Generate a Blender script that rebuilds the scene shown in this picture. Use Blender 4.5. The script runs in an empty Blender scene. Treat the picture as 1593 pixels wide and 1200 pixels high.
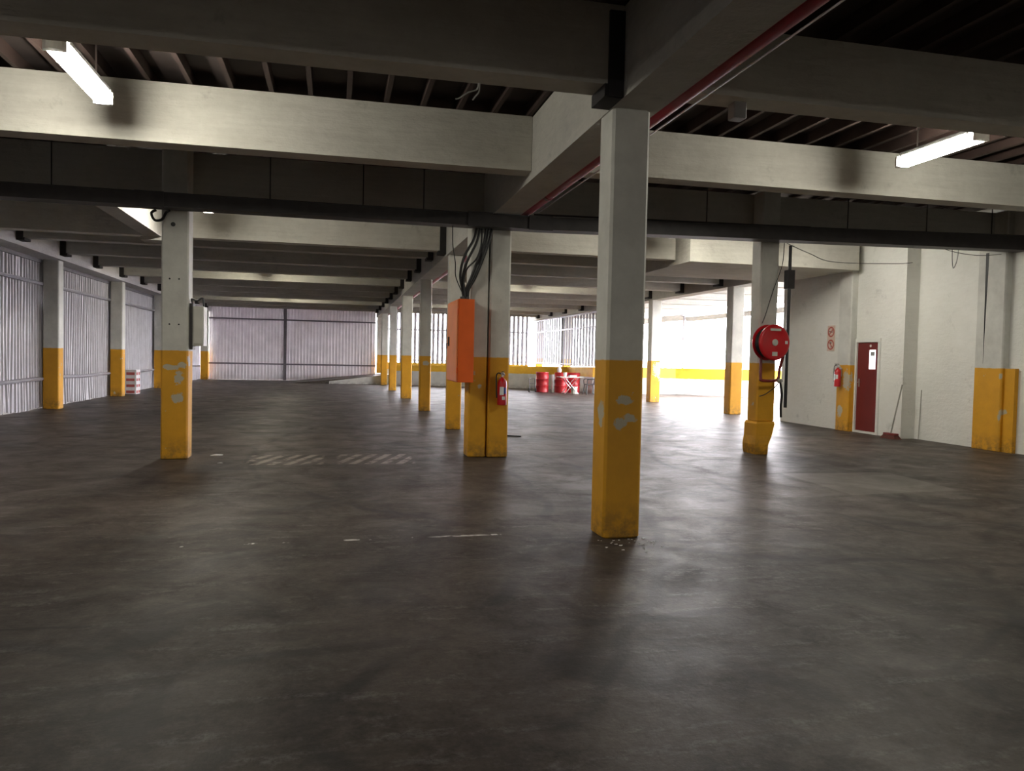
import bpy, math, random
from mathutils import Matrix, Vector
random.seed(7)
SC = bpy.context.scene
COL = SC.collection

# ------------------------------------------------------------------ camera
F_PX = 1200.0
cam_d = bpy.data.cameras.new('camera'); cam = bpy.data.objects.new('camera', cam_d); COL.objects.link(cam)
cam_d.sensor_fit = 'HORIZONTAL'; cam_d.sensor_width = 36.0; cam_d.lens = 36.0 * F_PX / 1593.0
cam_d.clip_end = 400
def cam_axes(vp=(522.0, 551.0), s=0.0215):
    y = Vector((vp[0]-796.5, 600-vp[1], -F_PX)).normalized()
    q = Vector((vp[0]+1000-796.5, 600-(vp[1]+1000*s), -F_PX))
    z = q.cross(y).normalized()
    if z.y < 0: z = -z
    x = y.cross(z)
    return Matrix((x, y, z))
cam.matrix_world = Matrix.Translation((0, 0, 1.5)) @ cam_axes().to_4x4()
SC.camera = cam

# ------------------------------------------------------------------ world, exposure
w = bpy.data.worlds.new('overcast_sky'); SC.world = w; w.use_nodes = True
bg = w.node_tree.nodes['Background']
bg.inputs['Color'].default_value = (0.96, 0.94, 1.0, 1); bg.inputs['Strength'].default_value = 9.5
SC.view_settings.view_transform = 'Standard'; SC.view_settings.look = 'None'
SC.view_settings.exposure = 1.65; SC.view_settings.gamma = 1.0; SC.view_settings.use_curve_mapping = False
SC.cycles.use_denoising = True
SC.cycles.max_bounces = 8; SC.cycles.diffuse_bounces = 5; SC.cycles.glossy_bounces = 3
SC.cycles.sample_clamp_indirect = 6.0; SC.cycles.caustics_reflective = False; SC.cycles.caustics_refractive = False
LAMP_STRENGTH = 36.0

# ------------------------------------------------------------------ node helpers
class V:
    """a shader value with arithmetic"""
    def __init__(s, nt, sock): s.nt, s.k = nt, sock
    def _m(s, op, *a, clamp=False):
        n = s.nt.nodes.new('ShaderNodeMath'); n.operation = op; n.use_clamp = clamp
        for i, x in enumerate((s,)+a):
            if isinstance(x, V): s.nt.links.new(x.k, n.inputs[i])
            else: n.inputs[i].default_value = x
        return V(s.nt, n.outputs[0])
    def __add__(s, o): return s._m('ADD', o)
    __radd__ = __add__
    def __sub__(s, o): return s._m('SUBTRACT', o)
    def __rsub__(s, o): return (s*-1.0)+o
    def __mul__(s, o): return s._m('MULTIPLY', o)
    __rmul__ = __mul__
    def __truediv__(s, o): return s._m('DIVIDE', o)
    def abs(s): return s._m('ABSOLUTE')
    def max(s, o): return s._m('MAXIMUM', o)
    def min(s, o): return s._m('MINIMUM', o)
    def sqrt(s): return s._m('SQRT')
    def frac(s): return s._m('FRACT')
    def clamp(s): return s._m('ADD', 0.0, clamp=True)
    def lt(s, edge, soft): return ((edge - s)/soft + 0.5).clamp()      # 1 where s < edge
    def gt(s, edge, soft): return ((s - edge)/soft + 0.5).clamp()

class M:
    def __init__(s, name):
        s.m = bpy.data.materials.new(name); s.m.use_nodes = True; s.nt = s.m.node_tree
        s.b = s.nt.nodes['Principled BSDF']
        g = s.nt.nodes.new('ShaderNodeNewGeometry'); s.pos = g.outputs['Position']
        sep = s.nt.nodes.new('ShaderNodeSeparateXYZ'); s.nt.links.new(s.pos, sep.inputs[0])
        s.x, s.y, s.z = (V(s.nt, o) for o in sep.outputs)
    def noise(s, scale, detail=4, rough=0.55, stretch=None, dist=0.0):
        n = s.nt.nodes.new('ShaderNodeTexNoise'); n.inputs['Scale'].default_value = scale
        n.inputs['Detail'].default_value = detail; n.inputs['Roughness'].default_value = rough
        n.inputs['Distortion'].default_value = dist
        src = s.pos
        if stretch:
            mp = s.nt.nodes.new('ShaderNodeMapping'); mp.inputs['Scale'].default_value = stretch
            s.nt.links.new(s.pos, mp.inputs[0]); src = mp.outputs[0]
        s.nt.links.new(src, n.inputs['Vector'])
        return V(s.nt, n.outputs[0])
    def rgb(s, c):
        n = s.nt.nodes.new('ShaderNodeRGB'); n.outputs[0].default_value = (*c, 1); return n.outputs[0]
    def mix(s, f, a, b):
        n = s.nt.nodes.new('ShaderNodeMix'); n.data_type = 'RGBA'
        if isinstance(f, V): s.nt.links.new(f.k, n.inputs[0])
        else: n.inputs[0].default_value = f
        for i, c in ((6, a), (7, b)):
            if isinstance(c, tuple): n.inputs[i].default_value = (*c, 1)
            else: s.nt.links.new(c, n.inputs[i])
        return n.outputs[2]
    def set(s, col=None, rough=None, metal=None, bump=None, bs=0.3, bd=0.02, spec=None):
        b = s.b
        if col is not None:
            if isinstance(col, tuple): b.inputs['Base Color'].default_value = (*col, 1)
            else: s.nt.links.new(col, b.inputs['Base Color'])
        if rough is not None:
            if isinstance(rough, V): s.nt.links.new(rough.k, b.inputs['Roughness'])
            else: b.inputs['Roughness'].default_value = rough
        if metal is not None: b.inputs['Metallic'].default_value = metal
        if spec is not None: b.inputs['Specular IOR Level'].default_value = spec
        if bump is not None:
            n = s.nt.nodes.new('ShaderNodeBump'); n.inputs['Strength'].default_value = bs; n.inputs['Distance'].default_value = bd
            s.nt.links.new(bump.k, n.inputs['Height']); s.nt.links.new(n.outputs[0], b.inputs['Normal'])
        return s.m

def plain(name, col, rough=0.5, metal=0.0, vary=0.15, scale=6.0):
    m = M(name); n = m.noise(scale, 3)
    dark = tuple(c*(1-vary) for c in col); lite = tuple(min(1, c*(1+vary)) for c in col)
    return m.set(m.mix(n.gt(0.5, 0.5), dark, lite), rough, metal)

def emit(name, col, strength):
    m = M(name); b = m.b
    b.inputs['Base Color'].default_value = (0.8, 0.8, 0.8, 1)
    b.inputs['Emission Color'].default_value = (*col, 1); b.inputs['Emission Strength'].default_value = strength
    return m.m

# ------------------------------------------------------------------ mesh helpers
class MB:
    def __init__(s): s.v, s.f = [], []
    def add(s, vs, fs):
        o = len(s.v); s.v += [tuple(p) for p in vs]; s.f += [tuple(i+o for i in f) for f in fs]; return s
    def box(s, x0, x1, y0, y1, z0, z1, mat=None):
        vs = [(x, y, z) for z in (z0, z1) for y in (y0, y1) for x in (x0, x1)]
        if mat is not None: vs = [mat @ Vector(p) for p in vs]
        return s.add(vs, [(0,2,3,1),(4,5,7,6),(0,1,5,4),(2,6,7,3),(0,4,6,2),(1,3,7,5)])
    def cbox(s, x0, x1, y0, y1, z0, z1, c, mat=None):
        """box with its vertical edges chamfered by c and top/bottom edges by c too"""
        def ring(z, i): return [(x0+c+i, y0+i, z), (x1-c-i, y0+i, z), (x1-i, y0+c+i, z), (x1-i, y1-c-i, z), (x1-c-i, y1-i, z), (x0+c+i, y1-i, z), (x0+i, y1-c-i, z), (x0+i, y0+c+i, z)]
        k = c*0.5
        rings = [ring(z0, k), ring(z0+k, 0), ring(z1-k, 0), ring(z1, k)]
        vs = [p for r in rings for p in r]
        if mat is not None: vs = [mat @ Vector(p) for p in vs]
        fs = [tuple(range(7, -1, -1)), tuple(range(24, 32))]
        for a in range(3):
            for i in range(8):
                j = (i+1) % 8; fs.append((a*8+i, a*8+j, a*8+8+j, a*8+8+i))
        return s.add(vs, fs)
    def lathe(s, prof, n=24, mat=None, close=True):
        """profile (r, z) spun about z"""
        vs = []; fs = []
        for r, z in prof:
            for i in range(n):
                a = 2*math.pi*i/n; vs.append(Vector((r*math.cos(a), r*math.sin(a), z)))
        for a in range(len(prof)-1):
            for i in range(n):
                j = (i+1) % n; fs.append((a*n+i, a*n+j, (a+1)*n+j, (a+1)*n+i))
        if close:
            fs.append(tuple(range(n-1, -1, -1))); L = (len(prof)-1)*n; fs.append(tuple(range(L, L+n)))
        if mat is not None: vs = [mat @ p for p in vs]
        return s.add(vs, fs)
    def tube(s, pts, r, n=8, closed=False):
        P = [Vector(p) for p in pts]; m = len(P); vs = []; fs = []
        up = None
        for i, p in enumerate(P):
            if closed: d = P[(i+1) % m]-P[i-1]
            else: d = P[min(i+1, m-1)]-P[max(i-1, 0)]
            d.normalize()
            if up is None:
                up = Vector((0, 0, 1)) if abs(d.z) < 0.9 else Vector((1, 0, 0))
            a = d.cross(up)
            if a.length < 1e-5: a = d.orthogonal()
            a.normalize(); b = d.cross(a).normalized(); up = -b if b.dot(up) < 0 else b
            rr = r[i] if isinstance(r, (list, tuple)) else r
            for k in range(n):
                t = 2*math.pi*k/n; vs.append(p + (a*math.cos(t)+b*math.sin(t))*rr)
        M_ = m if closed else m-1
        for i in range(M_):
            j = (i+1) % m
            for k in range(n):
                l = (k+1) % n; fs.append((i*n+k, i*n+l, j*n+l, j*n+k))
        if not closed:
            fs.append(tuple(range(n-1, -1, -1))); fs.append(tuple(range((m-1)*n, m*n)))
        return s.add(vs, fs)
    def prism(s, poly, h0, h1, mat=None):
        """2-D polygon (u, v) extruded along the third axis from h0 to h1"""
        n = len(poly); vs = [Vector((u, v, h)) for h in (h0, h1) for u, v in poly]
        if mat is not None: vs = [mat @ p for p in vs]
        fs = [tuple(range(n-1, -1, -1)), tuple(range(n, 2*n))] + [(i, (i+1) % n, n+(i+1) % n, n+i) for i in range(n)]
        return s.add(vs, fs)
    def build(s, name, mat, parent=None, smooth=False, loc=None):
        me = bpy.data.meshes.new(name)
        vs = s.v
        if loc is not None: vs = [(p[0]-loc[0], p[1]-loc[1], p[2]-loc[2]) for p in vs]
        me.from_pydata(vs, [], s.f); me.update()
        import bmesh
        bm = bmesh.new(); bm.from_mesh(me); bmesh.ops.recalc_face_normals(bm, faces=bm.faces); bm.to_mesh(me); bm.free()
        if smooth:
            for p in me.polygons: p.use_smooth = True
            try: me.set_sharp_from_angle(angle=math.radians(40))
            except Exception: pass
        me.materials.append(mat)
        o = bpy.data.objects.new(name, me); COL.objects.link(o)
        if loc is not None: o.location = loc
        if parent is not None:
            o.parent = parent
            if loc is None: o.location = -parent.location if parent.parent is None else -(parent.location+parent.parent.location)
        return o
# world coordinates everywhere: children get the opposite of their parent's location, so meshes are given in world space
def tag(o, label, cat, group=None):
    o['label'] = label; o['category'] = cat
    if group: o['group'] = group
    return o
def struct(o, label=None):
    o['kind'] = 'structure'
    if label: o['label'] = label
    return o
def thing(name, label, cat, loc, group=None):
    o = bpy.data.objects.new(name, None); COL.objects.link(o); o.location = loc; o.empty_display_size = 0.1
    return tag(o, label, cat, group)
def copy_tree(src, loc, label=None, group=None):
    r = src.copy(); COL.objects.link(r); r.location = loc
    if label: r['label'] = label
    if group: r['group'] = group
    for ch in src.children:
        c = ch.copy(); COL.objects.link(c); c.parent = r
        for g in ch.children:
            d = g.copy(); COL.objects.link(d); d.parent = c
    return r
T = Matrix.Translation
def RX(a): return Matrix.Rotation(math.radians(a), 4, 'X')
def RY(a): return Matrix.Rotation(math.radians(a), 4, 'Y')
def RZ(a): return Matrix.Rotation(math.radians(a), 4, 'Z')

# ------------------------------------------------------------------ materials
def floor_material():
    m = M('worn_concrete'); x, y = m.x, m.y
    big = m.noise(0.35, 5, 0.6); mid = m.noise(1.7, 6, 0.65, dist=0.6); fine = m.noise(14, 5, 0.7)
    streak = m.noise(3.0, 5, 0.65, stretch=(0.5, 2.4, 1))
    grit = m.noise(45, 4, 0.75)
    t = (big*0.34 + mid*0.26 + fine*0.24 + grit*0.16).gt(0.5, 0.18)
    c = m.mix(t, (0.034, 0.0262, 0.021), (0.122, 0.099, 0.082))
    c = m.mix((streak*.7+fine*.3).gt(0.59, 0.10)*0.5*grit.gt(.45, .2), c, (0.22, 0.205, 0.19))
    # oil stains
    oil = (m.noise(0.9, 6, 0.68, dist=1.0)).gt(0.57, 0.12)*0.65
    c = m.mix(oil, c, (0.030, 0.027, 0.025))
    # tyre tracks: thin arcs of large circles
    wob = (m.noise(0.8, 2)-0.5)*0.5
    track = None
    for cx, cy, r, wd in ((-6.0, 9.0, 8.2, .06), (-6.3, 9.3, 9.6, .05), (9.5, 0.5, 6.4, .05), (9.7, 0.4, 5.0, .04), (2.0, -4.5, 8.7, .05),
                          (14.0, 9.0, 9.4, .05), (-3.2, 1.0, 3.7, .06), (-2.9, .6, 2.3, .05), (7.5, -3.0, 7.6, .035), (6.0, 12.0, 7.2, .05), (1.0, 20., 7.5, .07)):
        d = (((x-cx)*(x-cx)+(y-cy)*(y-cy)).sqrt() - r + wob).abs().lt(wd, wd*0.9)
        track = d if track is None else track.max(d)
    track = track*(m.noise(0.9, 3).gt(0.47, 0.14))
    c = m.mix(track*0.6, c, (0.022, 0.02, 0.019))
    # trowelled repair patches, lighter than the slab
    ed = (m.noise(5, 3)-0.5)*0.25
    def quad(pts, soft=.05):
        r = None
        for (x0, y0), (x1, y1) in zip(pts, pts[1:]+pts[:1]):
            L = math.hypot(x1-x0, y1-y0); nx, ny = -(y1-y0)/L, (x1-x0)/L
            d = ((x-x0)*nx+(y-y0)*ny+ed*0.4).gt(0, soft)
            r = d if r is None else r*d
        return r
    c = m.mix(quad([(5.85, 7.75), (7.45, 7.9), (7.6, 9.35), (5.95, 9.4)])*0.65, c, (0.175, 0.16, 0.14))
    c = m.mix(quad([(2.55, 7.8), (3.6, 8.0), (4.2, 9.9), (2.7, 9.6)], .3)*0.45*mid.gt(0.5, 0.2), c, (0.26, 0.25, 0.24))
    # cracked joint lines
    wob2 = (m.noise(1.6, 4)-0.5)*0.5
    for a, b_, c0, x0, x1 in ((0.05, 1.0, -4.45, -4., -1.25),):
        L = math.hypot(a, b_)
        ln = ((x*(a/L)+y*(b_/L)+c0/L+wob2*0.15).abs().lt(0.018, 0.02))*x.gt(x0, .1)*x.lt(x1, .1)
        c = m.mix(ln*0.7, c, (0.02, 0.018, 0.017))
    # worn pale hatching by the electrical column
    wear = m.noise(5, 4, 0.7).gt(0.46, 0.16)
    def hatch(x0, x1):
        st = ((x - y*0.338)/0.215).frac()
        return st.lt(0.5, 0.12)*x.gt(x0+(0), .05)*x.lt(x1, .05)*y.gt(10.72, .05)*y.lt(11.75, .05)
    hh = hatch(-1.15, -0.15).max(hatch(0.05, 1.1))*wear
    c = m.mix(hh*0.9, c, (0.33, 0.29, 0.24))
    # broken white line
    dash = (y-6.31-x*0.03+ (m.noise(9, 2)-.5)*0.03).abs().lt(0.022, 0.012)*x.gt(-1.2, .02)*x.lt(1.42, .02)
    gaps = m.noise(3.1, 3, 0.7, stretch=(1.3, .3, 1)).gt(0.56, 0.04).max((x-1.05).abs().lt(0.22, .15)*wear)
    c = m.mix(dash*gaps, c, (0.62, 0.6, 0.56))
    rough = 0.54 - mid.gt(0.5, 0.4)*0.18 + fine*0.08
    return m.set(c, rough, bump=mid*0.5+fine*0.35+streak*0.3+grit*.15, bs=0.4, bd=0.012, spec=0.15)

def concrete(name, a, b, board=True, rough=0.85):
    m = M(name)
    n1 = m.noise(1.1, 5, 0.6); n2 = m.noise(9, 5, 0.65); n3 = m.noise(4, 4, 0.6, stretch=(0.35, 1, 4))
    c = m.mix((n1*0.5+n3*0.3+n2*0.2).gt(0.5, 0.26), a, b)
    c = m.mix(m.noise(2.3, 5, .7).gt(0.66, 0.1)*0.4, c, tuple(k*0.55 for k in a))
    return m.set(c, rough, bump=n2*0.6+n3+m.noise(17, 4, .6, stretch=(.7, 1, 1.3))*.8, bs=0.5, bd=0.018)

YEL = (0.76, 0.37, 0.014)
WHT = (0.68, 0.68, 0.62)
def painted(name, patches=(), top=1.5, white=WHT, yellow=YEL, chips=0.69):
    """white above, safety yellow up to `top`, peeled where the coat has come away"""
    m = M(name); z = m.z
    e = m.noise(7, 4, 0.6); n2 = m.noise(2.2, 5, 0.65); n3 = m.noise(20, 3, 0.6)
    wcol = m.mix(n2.gt(0.52, 0.3), tuple(c*0.80 for c in white), white)
    wcol = m.mix(m.noise(3.5, 5, 0.75, stretch=(1.5, 1.5, .4)).gt(0.69, 0.06)*0.5, wcol, (0.24, 0.22, 0.2))
    ycol = m.mix(n2.gt(0.5, 0.35), tuple(c*0.84 for c in yellow), yellow)
    dirt = (z.lt(0.16, 0.34)*m.noise(9, 5, 0.7).gt(0.5, 0.2)) 
    ycol = m.mix(dirt*0.75, ycol, (0.12, 0.075, 0.03))
    below = (z+(e-0.5)*0.03).lt(top, 0.012)
    peel = m.noise(5.5, 5, 0.62).gt(chips, 0.012)*z.gt(0.08, .05)
    for (px, py, pz, r, sq) in patches:
        d = (((m.x-px)*(m.x-px) + (m.y-py)*(m.y-py) + (m.z-pz)*(m.z-pz)*sq).sqrt() + (m.noise(11, 4, 0.7)-0.5)*r*2.1).lt(r, 0.012)
        peel = peel.max(d)
    c = m.mix(below, wcol, m.mix(peel*0.94, ycol, (0.50, 0.47, 0.36)))
    return m.set(c, 0.62, bump=e*0.6+n3*0.4-peel*below*0.8, bs=0.4, bd=0.008)

MAT = {}
MAT['floor'] = floor_material()
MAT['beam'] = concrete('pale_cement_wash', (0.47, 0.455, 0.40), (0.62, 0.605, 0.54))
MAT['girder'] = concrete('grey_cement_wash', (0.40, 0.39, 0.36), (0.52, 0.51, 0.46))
MAT['white_wall'] = concrete('white_wall_paint', (0.76, 0.76, 0.71), (0.83, 0.83, 0.785), rough=0.7)
MAT['rear_dark'] = plain('low_bounce_rear_wall', (0.10, 0.08, 0.07), 0.9)  # kept dark so the unseen rear wall bounces little light
MAT['deck'] = plain('roof_deck_boards', (0.045, 0.032, 0.028), 0.85)
MAT['joist'] = plain('rusty_joist', (0.045, 0.026, 0.021), 0.75, vary=.35, scale=2.5)
MAT['block'] = plain('black_bearing_pad', (0.022, 0.020, 0.020), 0.8)
MAT['tray'] = plain('dark_steel_tray', (0.030, 0.026, 0.025), 0.55, vary=.3)
MAT['cable'] = plain('black_cable', (0.012, 0.012, 0.013), 0.5)
MAT['thin_wire'] = plain('pale_wire', (0.5, 0.5, 0.47), 0.5)
MAT['column'] = painted('column_paint', [
    (2.36, 6.05, 1.16, .075, 3.0), (2.42, 6.05, 1.02, .07, 3.0), (2.33, 6.05, .97, .06, 1.0), (2.18, 6.2, 1.05, .07, .5), (2.30, 6.05, 1.28, .02, 1.),
    (-2.2, 11.32, 1.27, .12, 9.0), (-2.05, 11.32, 1.30, .07, 2.), (-2.10, 11.32, 1.13, .075, .5), (-2.12, 11.32, .85, .085, 1.2), (-1.93, 11.45, 1.36, .09, 1.),
    (2.02, 11.32, 1.26, .04, 1.), (2.03, 11.32, 1.15, .03, 1.), (2.1, 11.32, 1.06, .035, .5),
    (11.42, 26.0, 1.20, .22, .5), (11.45, 26.0, .95, .12, .3), (2.40, 21., 1.3, .09, 2)])
MAT['pilaster'] = painted('pilaster_paint', [(11.55, 11.85, 1.36, .06, 2.), (11.6, 11.5, 1.35, .03, .3), (11.6, 11.45, .72, .07, 1.), (11.6, 11.5, .62, .03, .2), (11.23, 15.5, .45, .09, .4), (11.23, 15.6, 1.4, .1, 1.), (11.25, 15.3, 1.15, .12, .3)], white=(0.70, 0.70, 0.65), chips=.74)
MAT['parapet'] = None
MAT['zinc'] = plain('zinc_sheet', (0.50, 0.49, 0.52), 0.45, 0.35, vary=.12, scale=3)
MAT['zinc_far'] = plain('zinc_sheet_far', (0.78, 0.76, 0.77), 0.5, 0.0, vary=.12, scale=2)
def backlit(name, src, f):
    m = src.copy(); m.name = name; nt = m.node_tree
    out = [n for n in nt.nodes if n.type == 'OUTPUT_MATERIAL'][0]; b = [n for n in nt.nodes if n.type == 'BSDF_PRINCIPLED'][0]
    t = nt.nodes.new('ShaderNodeBsdfTranslucent'); t.inputs[0].default_value = (.85, .80, .84, 1)
    mx = nt.nodes.new('ShaderNodeMixShader'); mx.inputs[0].default_value = f
    nt.links.new(b.outputs[0], mx.inputs[1]); nt.links.new(t.outputs[0], mx.inputs[2]); nt.links.new(mx.outputs[0], out.inputs[0])
    return m
MAT['zinc_far'] = backlit('pale_fibre_sheet', MAT['zinc_far'], .075)
MAT['rail'] = plain('grey_rail_steel', (0.34, 0.33, 0.36), 0.5, 0.3)
MAT['rail_dark'] = plain('dark_rail_steel', (0.16, 0.15, 0.165), 0.6, 0.2)
MAT['lintel'] = concrete('lilac_white_lintel', (0.52, 0.51, 0.52), (0.62, 0.61, 0.61))
MAT['red'] = plain('fire_red_enamel', (0.55, 0.012, 0.018), 0.28, vary=.06)
MAT['dark_red'] = plain('dark_red_pipe', (0.20, 0.02, 0.018), 0.4)
MAT['crimson'] = plain('crimson_pipe_paint', (0.42, 0.015, 0.04), 0.42)
MAT['door'] = plain('maroon_door_paint', (0.17, 0.016, 0.014), 0.45, vary=.1, scale=3)
MAT['orange'] = plain('orange_enamel', (0.86, 0.135, 0.008), 0.42, vary=.08, scale=3)
MAT['orange_door'] = plain('faded_orange_enamel', (0.85, 0.27, 0.09), 0.45, vary=.08, scale=3)
MAT['cream'] = plain('cream_box_enamel', (0.60, 0.60, 0.53), 0.5, vary=.12, scale=4)
MAT['black'] = plain('black_plastic', (0.015, 0.015, 0.016), 0.45)
MAT['steel'] = plain('bright_steel', (0.55, 0.55, 0.55), 0.3, 0.8)
MAT['white'] = plain('white_plastic', (0.78, 0.78, 0.76), 0.45, vary=.04)
MAT['blue'] = plain('blue_print', (0.05, 0.07, 0.3), 0.5)
MAT['drum'] = plain('red_drum_paint', (0.48, 0.022, 0.028), 0.4, vary=.2)
MAT['green'] = plain('green_board_paint', (0.03, 0.24, 0.12), 0.5)
MAT['sign'] = plain('peach_sign_board', (0.66, 0.50, 0.40), 0.5, vary=.05)
MAT['sign_red'] = plain('sign_red_print', (0.42, 0.07, 0.04), 0.5)
MAT['sign_black'] = plain('sign_black_print', (0.06, 0.04, 0.035), 0.5)
MAT['wood'] = plain('grey_broom_stick', (0.30, 0.29, 0.25), 0.7)
MAT['bristle'] = plain('brown_red_bristles', (0.10, 0.03, 0.022), 0.9, vary=.3, scale=30)
MAT['carton_red'] = plain('red_carton', (0.45, 0.10, 0.09), 0.7)
MAT['carton_white'] = plain('white_carton', (0.72, 0.70, 0.70), 0.7)
MAT['outside'] = plain('pale_yard_concrete', (0.55, 0.54, 0.52), 0.9, scale=.5)
MAT['lamp_glow'] = emit('lamp_diffuser', (1.0, 0.95, 0.83), LAMP_STRENGTH)
MAT['lamp_glow_rear_fill'] = emit('rear_fill_diffuser', (1.0, 0.96, 0.88), LAMP_STRENGTH*1.5)  # boosted glow for the added rear fill lamps
MAT['lamp_glow_wall_fill'] = emit('wall_fill_diffuser', (1.0, 0.95, 0.84), LAMP_STRENGTH*.38)  # weak glow for the lamp added to light the white wall
MAT['lamp_glow_old'] = emit('aged_lamp_diffuser', (1.0, 0.93, 0.72), LAMP_STRENGTH*.75)
MAT['lamp_body'] = plain('grey_lamp_housing', (0.30, 0.30, 0.29), 0.5)
MAT['lit_pane'] = emit('lit_room_pane', (0.85, 0.95, 1.0), 0.8)
def parapet_material():
    m = M('parapet_paint'); n = m.noise(2, 5, .6); e = m.noise(6, 3)
    y = m.mix(n.gt(.5, .3), (0.60, 0.33, 0.02), (0.76, 0.44, 0.03))
    wv = m.mix(n.gt(.5, .3), (0.50, 0.50, 0.47), (0.62, 0.62, 0.58))
    wv = m.mix(m.z.lt(.12, .2)*e.gt(.5, .2)*.6, wv, (.22, .2, .2))
    return m.set(m.mix((m.z+(e-.5)*.05).gt(.72, .02), wv, y), .7)
MAT['parapet'] = parapet_material()

# ------------------------------------------------------------------ floor and shell
FAR = 44.1; REAR = -10.0
LX = -7.05
fl = struct(MB().add([(LX-.1, REAR-15, 0), (60, REAR-15, 0), (60, 80, 0), (LX-.1, 80, 0), (LX-.1, REAR-15, -.3), (60, REAR-15, -.3), (60, 80, -.3), (LX-.1, 80, -.3)],
     [(0,1,2,3),(7,6,5,4),(0,4,5,1),(1,5,6,2),(2,6,7,3),(3,7,4,0)]).build('floor', MAT['floor']), 'worn dark concrete floor with tyre marks and faded paint')
yard = struct(MB().box(-60, 120, 80, 160, -.3, -.001).build('ground', MAT['outside']), 'pale yard ground beyond the building')

Z_TOP = 4.31
ceil = struct(MB().box(LX-.1, 11.9, REAR, FAR+.1, Z_TOP+.14, Z_TOP+.3).build('ceiling', MAT['deck']), 'dark boarded roof deck carried on narrow joists')
js = MB().box(-.025, .025, REAR, FAR, Z_TOP, Z_TOP+.14).build('joist', MAT['joist'], ceil, loc=(0, 0, 0))
X = -6.45; k = 0
while X < 11.05:
    if k == 0: js.location.x = X
    else:
        c = js.copy(); COL.objects.link(c); c.parent = ceil; c.location.x = X
    X += 0.41; k += 1

# rear and hidden enclosing walls
struct(MB().box(LX-.1, 12, REAR-.2, REAR, 0, 4.6).build('wall_rear', MAT['rear_dark']), 'plain wall behind the camera')

# ---- corrugated sheets
PITCH = 0.172; COVER = PITCH*4
def sheet_mesh(name, z0, z1, seed, bend=0.0, depth=0.036):
    """profiled sheet in the local x-z plane, ribs towards -y"""
    rnd = random.Random(seed)
    prof = []
    for r in range(4):
        x = r*PITCH
        prof += [(x, 0), (x+.085, 0), (x+.105, -depth), (x+.152, -depth)]
    prof.append((COVER, 0)); prof.append((COVER+.02, 0))
    zs = [z0, z0+.25, z0+.6, (z0+z1)*.5, z1-.9, z1-.2, z1]
    buck = [rnd.uniform(-1, 1) for _ in range(6)]
    vs = []; fs = []; n = len(prof)
    for side in (0, 1):
        for zi, z in enumerate(zs):
            low = max(0, 1-(z-z0)/.8)
            for pi, (x, y) in enumerate(prof):
                b = bend*(low*buck[pi//4] + .35*math.sin(z*1.9+buck[0]*4+pi*.4)*buck[1])
                dx = bend*.9*low*buck[(pi//4+2) % 6] + bend*.25*math.sin(z*1.4+buck[3]*5)
                dz = bend*.6*buck[(pi//4+1) % 6] if zi == 0 else 0
                vs.append((x+dx, y+b*.6+side*.004, z+max(dz, -z0*.8)))
    m = len(zs)
    for a in range(m-1):
        for i in range(n-1):
            fs.append((a*n+i, a*n+i+1, (a+1)*n+i+1, (a+1)*n+i))
            o = m*n; fs.append((o+a*n+i, o+(a+1)*n+i, o+(a+1)*n+i+1, o+a*n+i+1))
    o = m*n
    for i in range(n-1):
        fs.append((i, o+i, o+i+1, i+1)); L = (m-1)*n; fs.append((L+i, L+i+1, o+L+i+1, o+L+i))
    for a in range(m-1):
        for i in (0, n-1): fs.append((a*n+i, (a+1)*n+i, o+(a+1)*n+i, o+a*n+i))
    me = bpy.data.meshes.new(name); me.from_pydata(vs, [], fs); me.update()
    return me

# left wall: lintel girder, sheets, rails
wl = struct(MB().box(LX-.06, -6.52, REAR, FAR, 3.65, Z_TOP+.139).build('wall_left', MAT['lintel']), 'left side wall of buckled zinc sheeting between painted columns under a pale concrete lintel')
sheets = [sheet_mesh('sheet', .03, 3.66, s, .05) for s in range(5)]
for me in sheets: me.materials.append(MAT['zinc'])
y = REAR; i = 0
while y < FAR-.3:
    o = bpy.data.objects.new('sheet', sheets[(i*3+i//4) % 5]); COL.objects.link(o); o.parent = wl
    o.location = (LX-.015, y+COVER, 0); o.rotation_euler = (0, 0, -math.pi/2)   # local x -> -Y, ribs (-y) -> -X
    o.rotation_euler = (0, 0, math.pi/2); o.location = (LX-.03, y, 0)          # local x -> +Y, -y -> +X
    y += COVER; i += 1
MB().box(LX-.30, LX-.10, REAR, FAR+.3, 0, .3).build('light_stop', MAT['girder'], wl)  # unseen block added outside to stop light leaking under the sheets
MB().box(LX-.3, 2.2, FAR+.13, FAR+.3, 0, .3).build('light_stop', MAT['girder'], None)['kind'] = 'structure'  # added behind the far sheets to close off a bright gap
LCOLS = [3.0, 9.0, 15.0, 20.95, 26.75, 32.8, 38.8, 43.55]
for a, b in zip([REAR]+[c+.34 for c in LCOLS[:-1]], LCOLS):
    for z, sag in ((3.06, 0.0), (.74, .05)):
        pts = [(LX+.055, a + (b-a)*t, z + sag*(math.sin(t*5+b)*.5)*math.sin(math.pi*t)) for t in [j/8 for j in range(9)]]
        r = MB().tube(pts, .045, 8).build('rail', MAT['rail'], wl, smooth=True)
    MB().box(LX+.01, LX+.05, a, b, 3.56, 3.649).build('head_rail', MAT['rail_dark'], wl)

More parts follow.
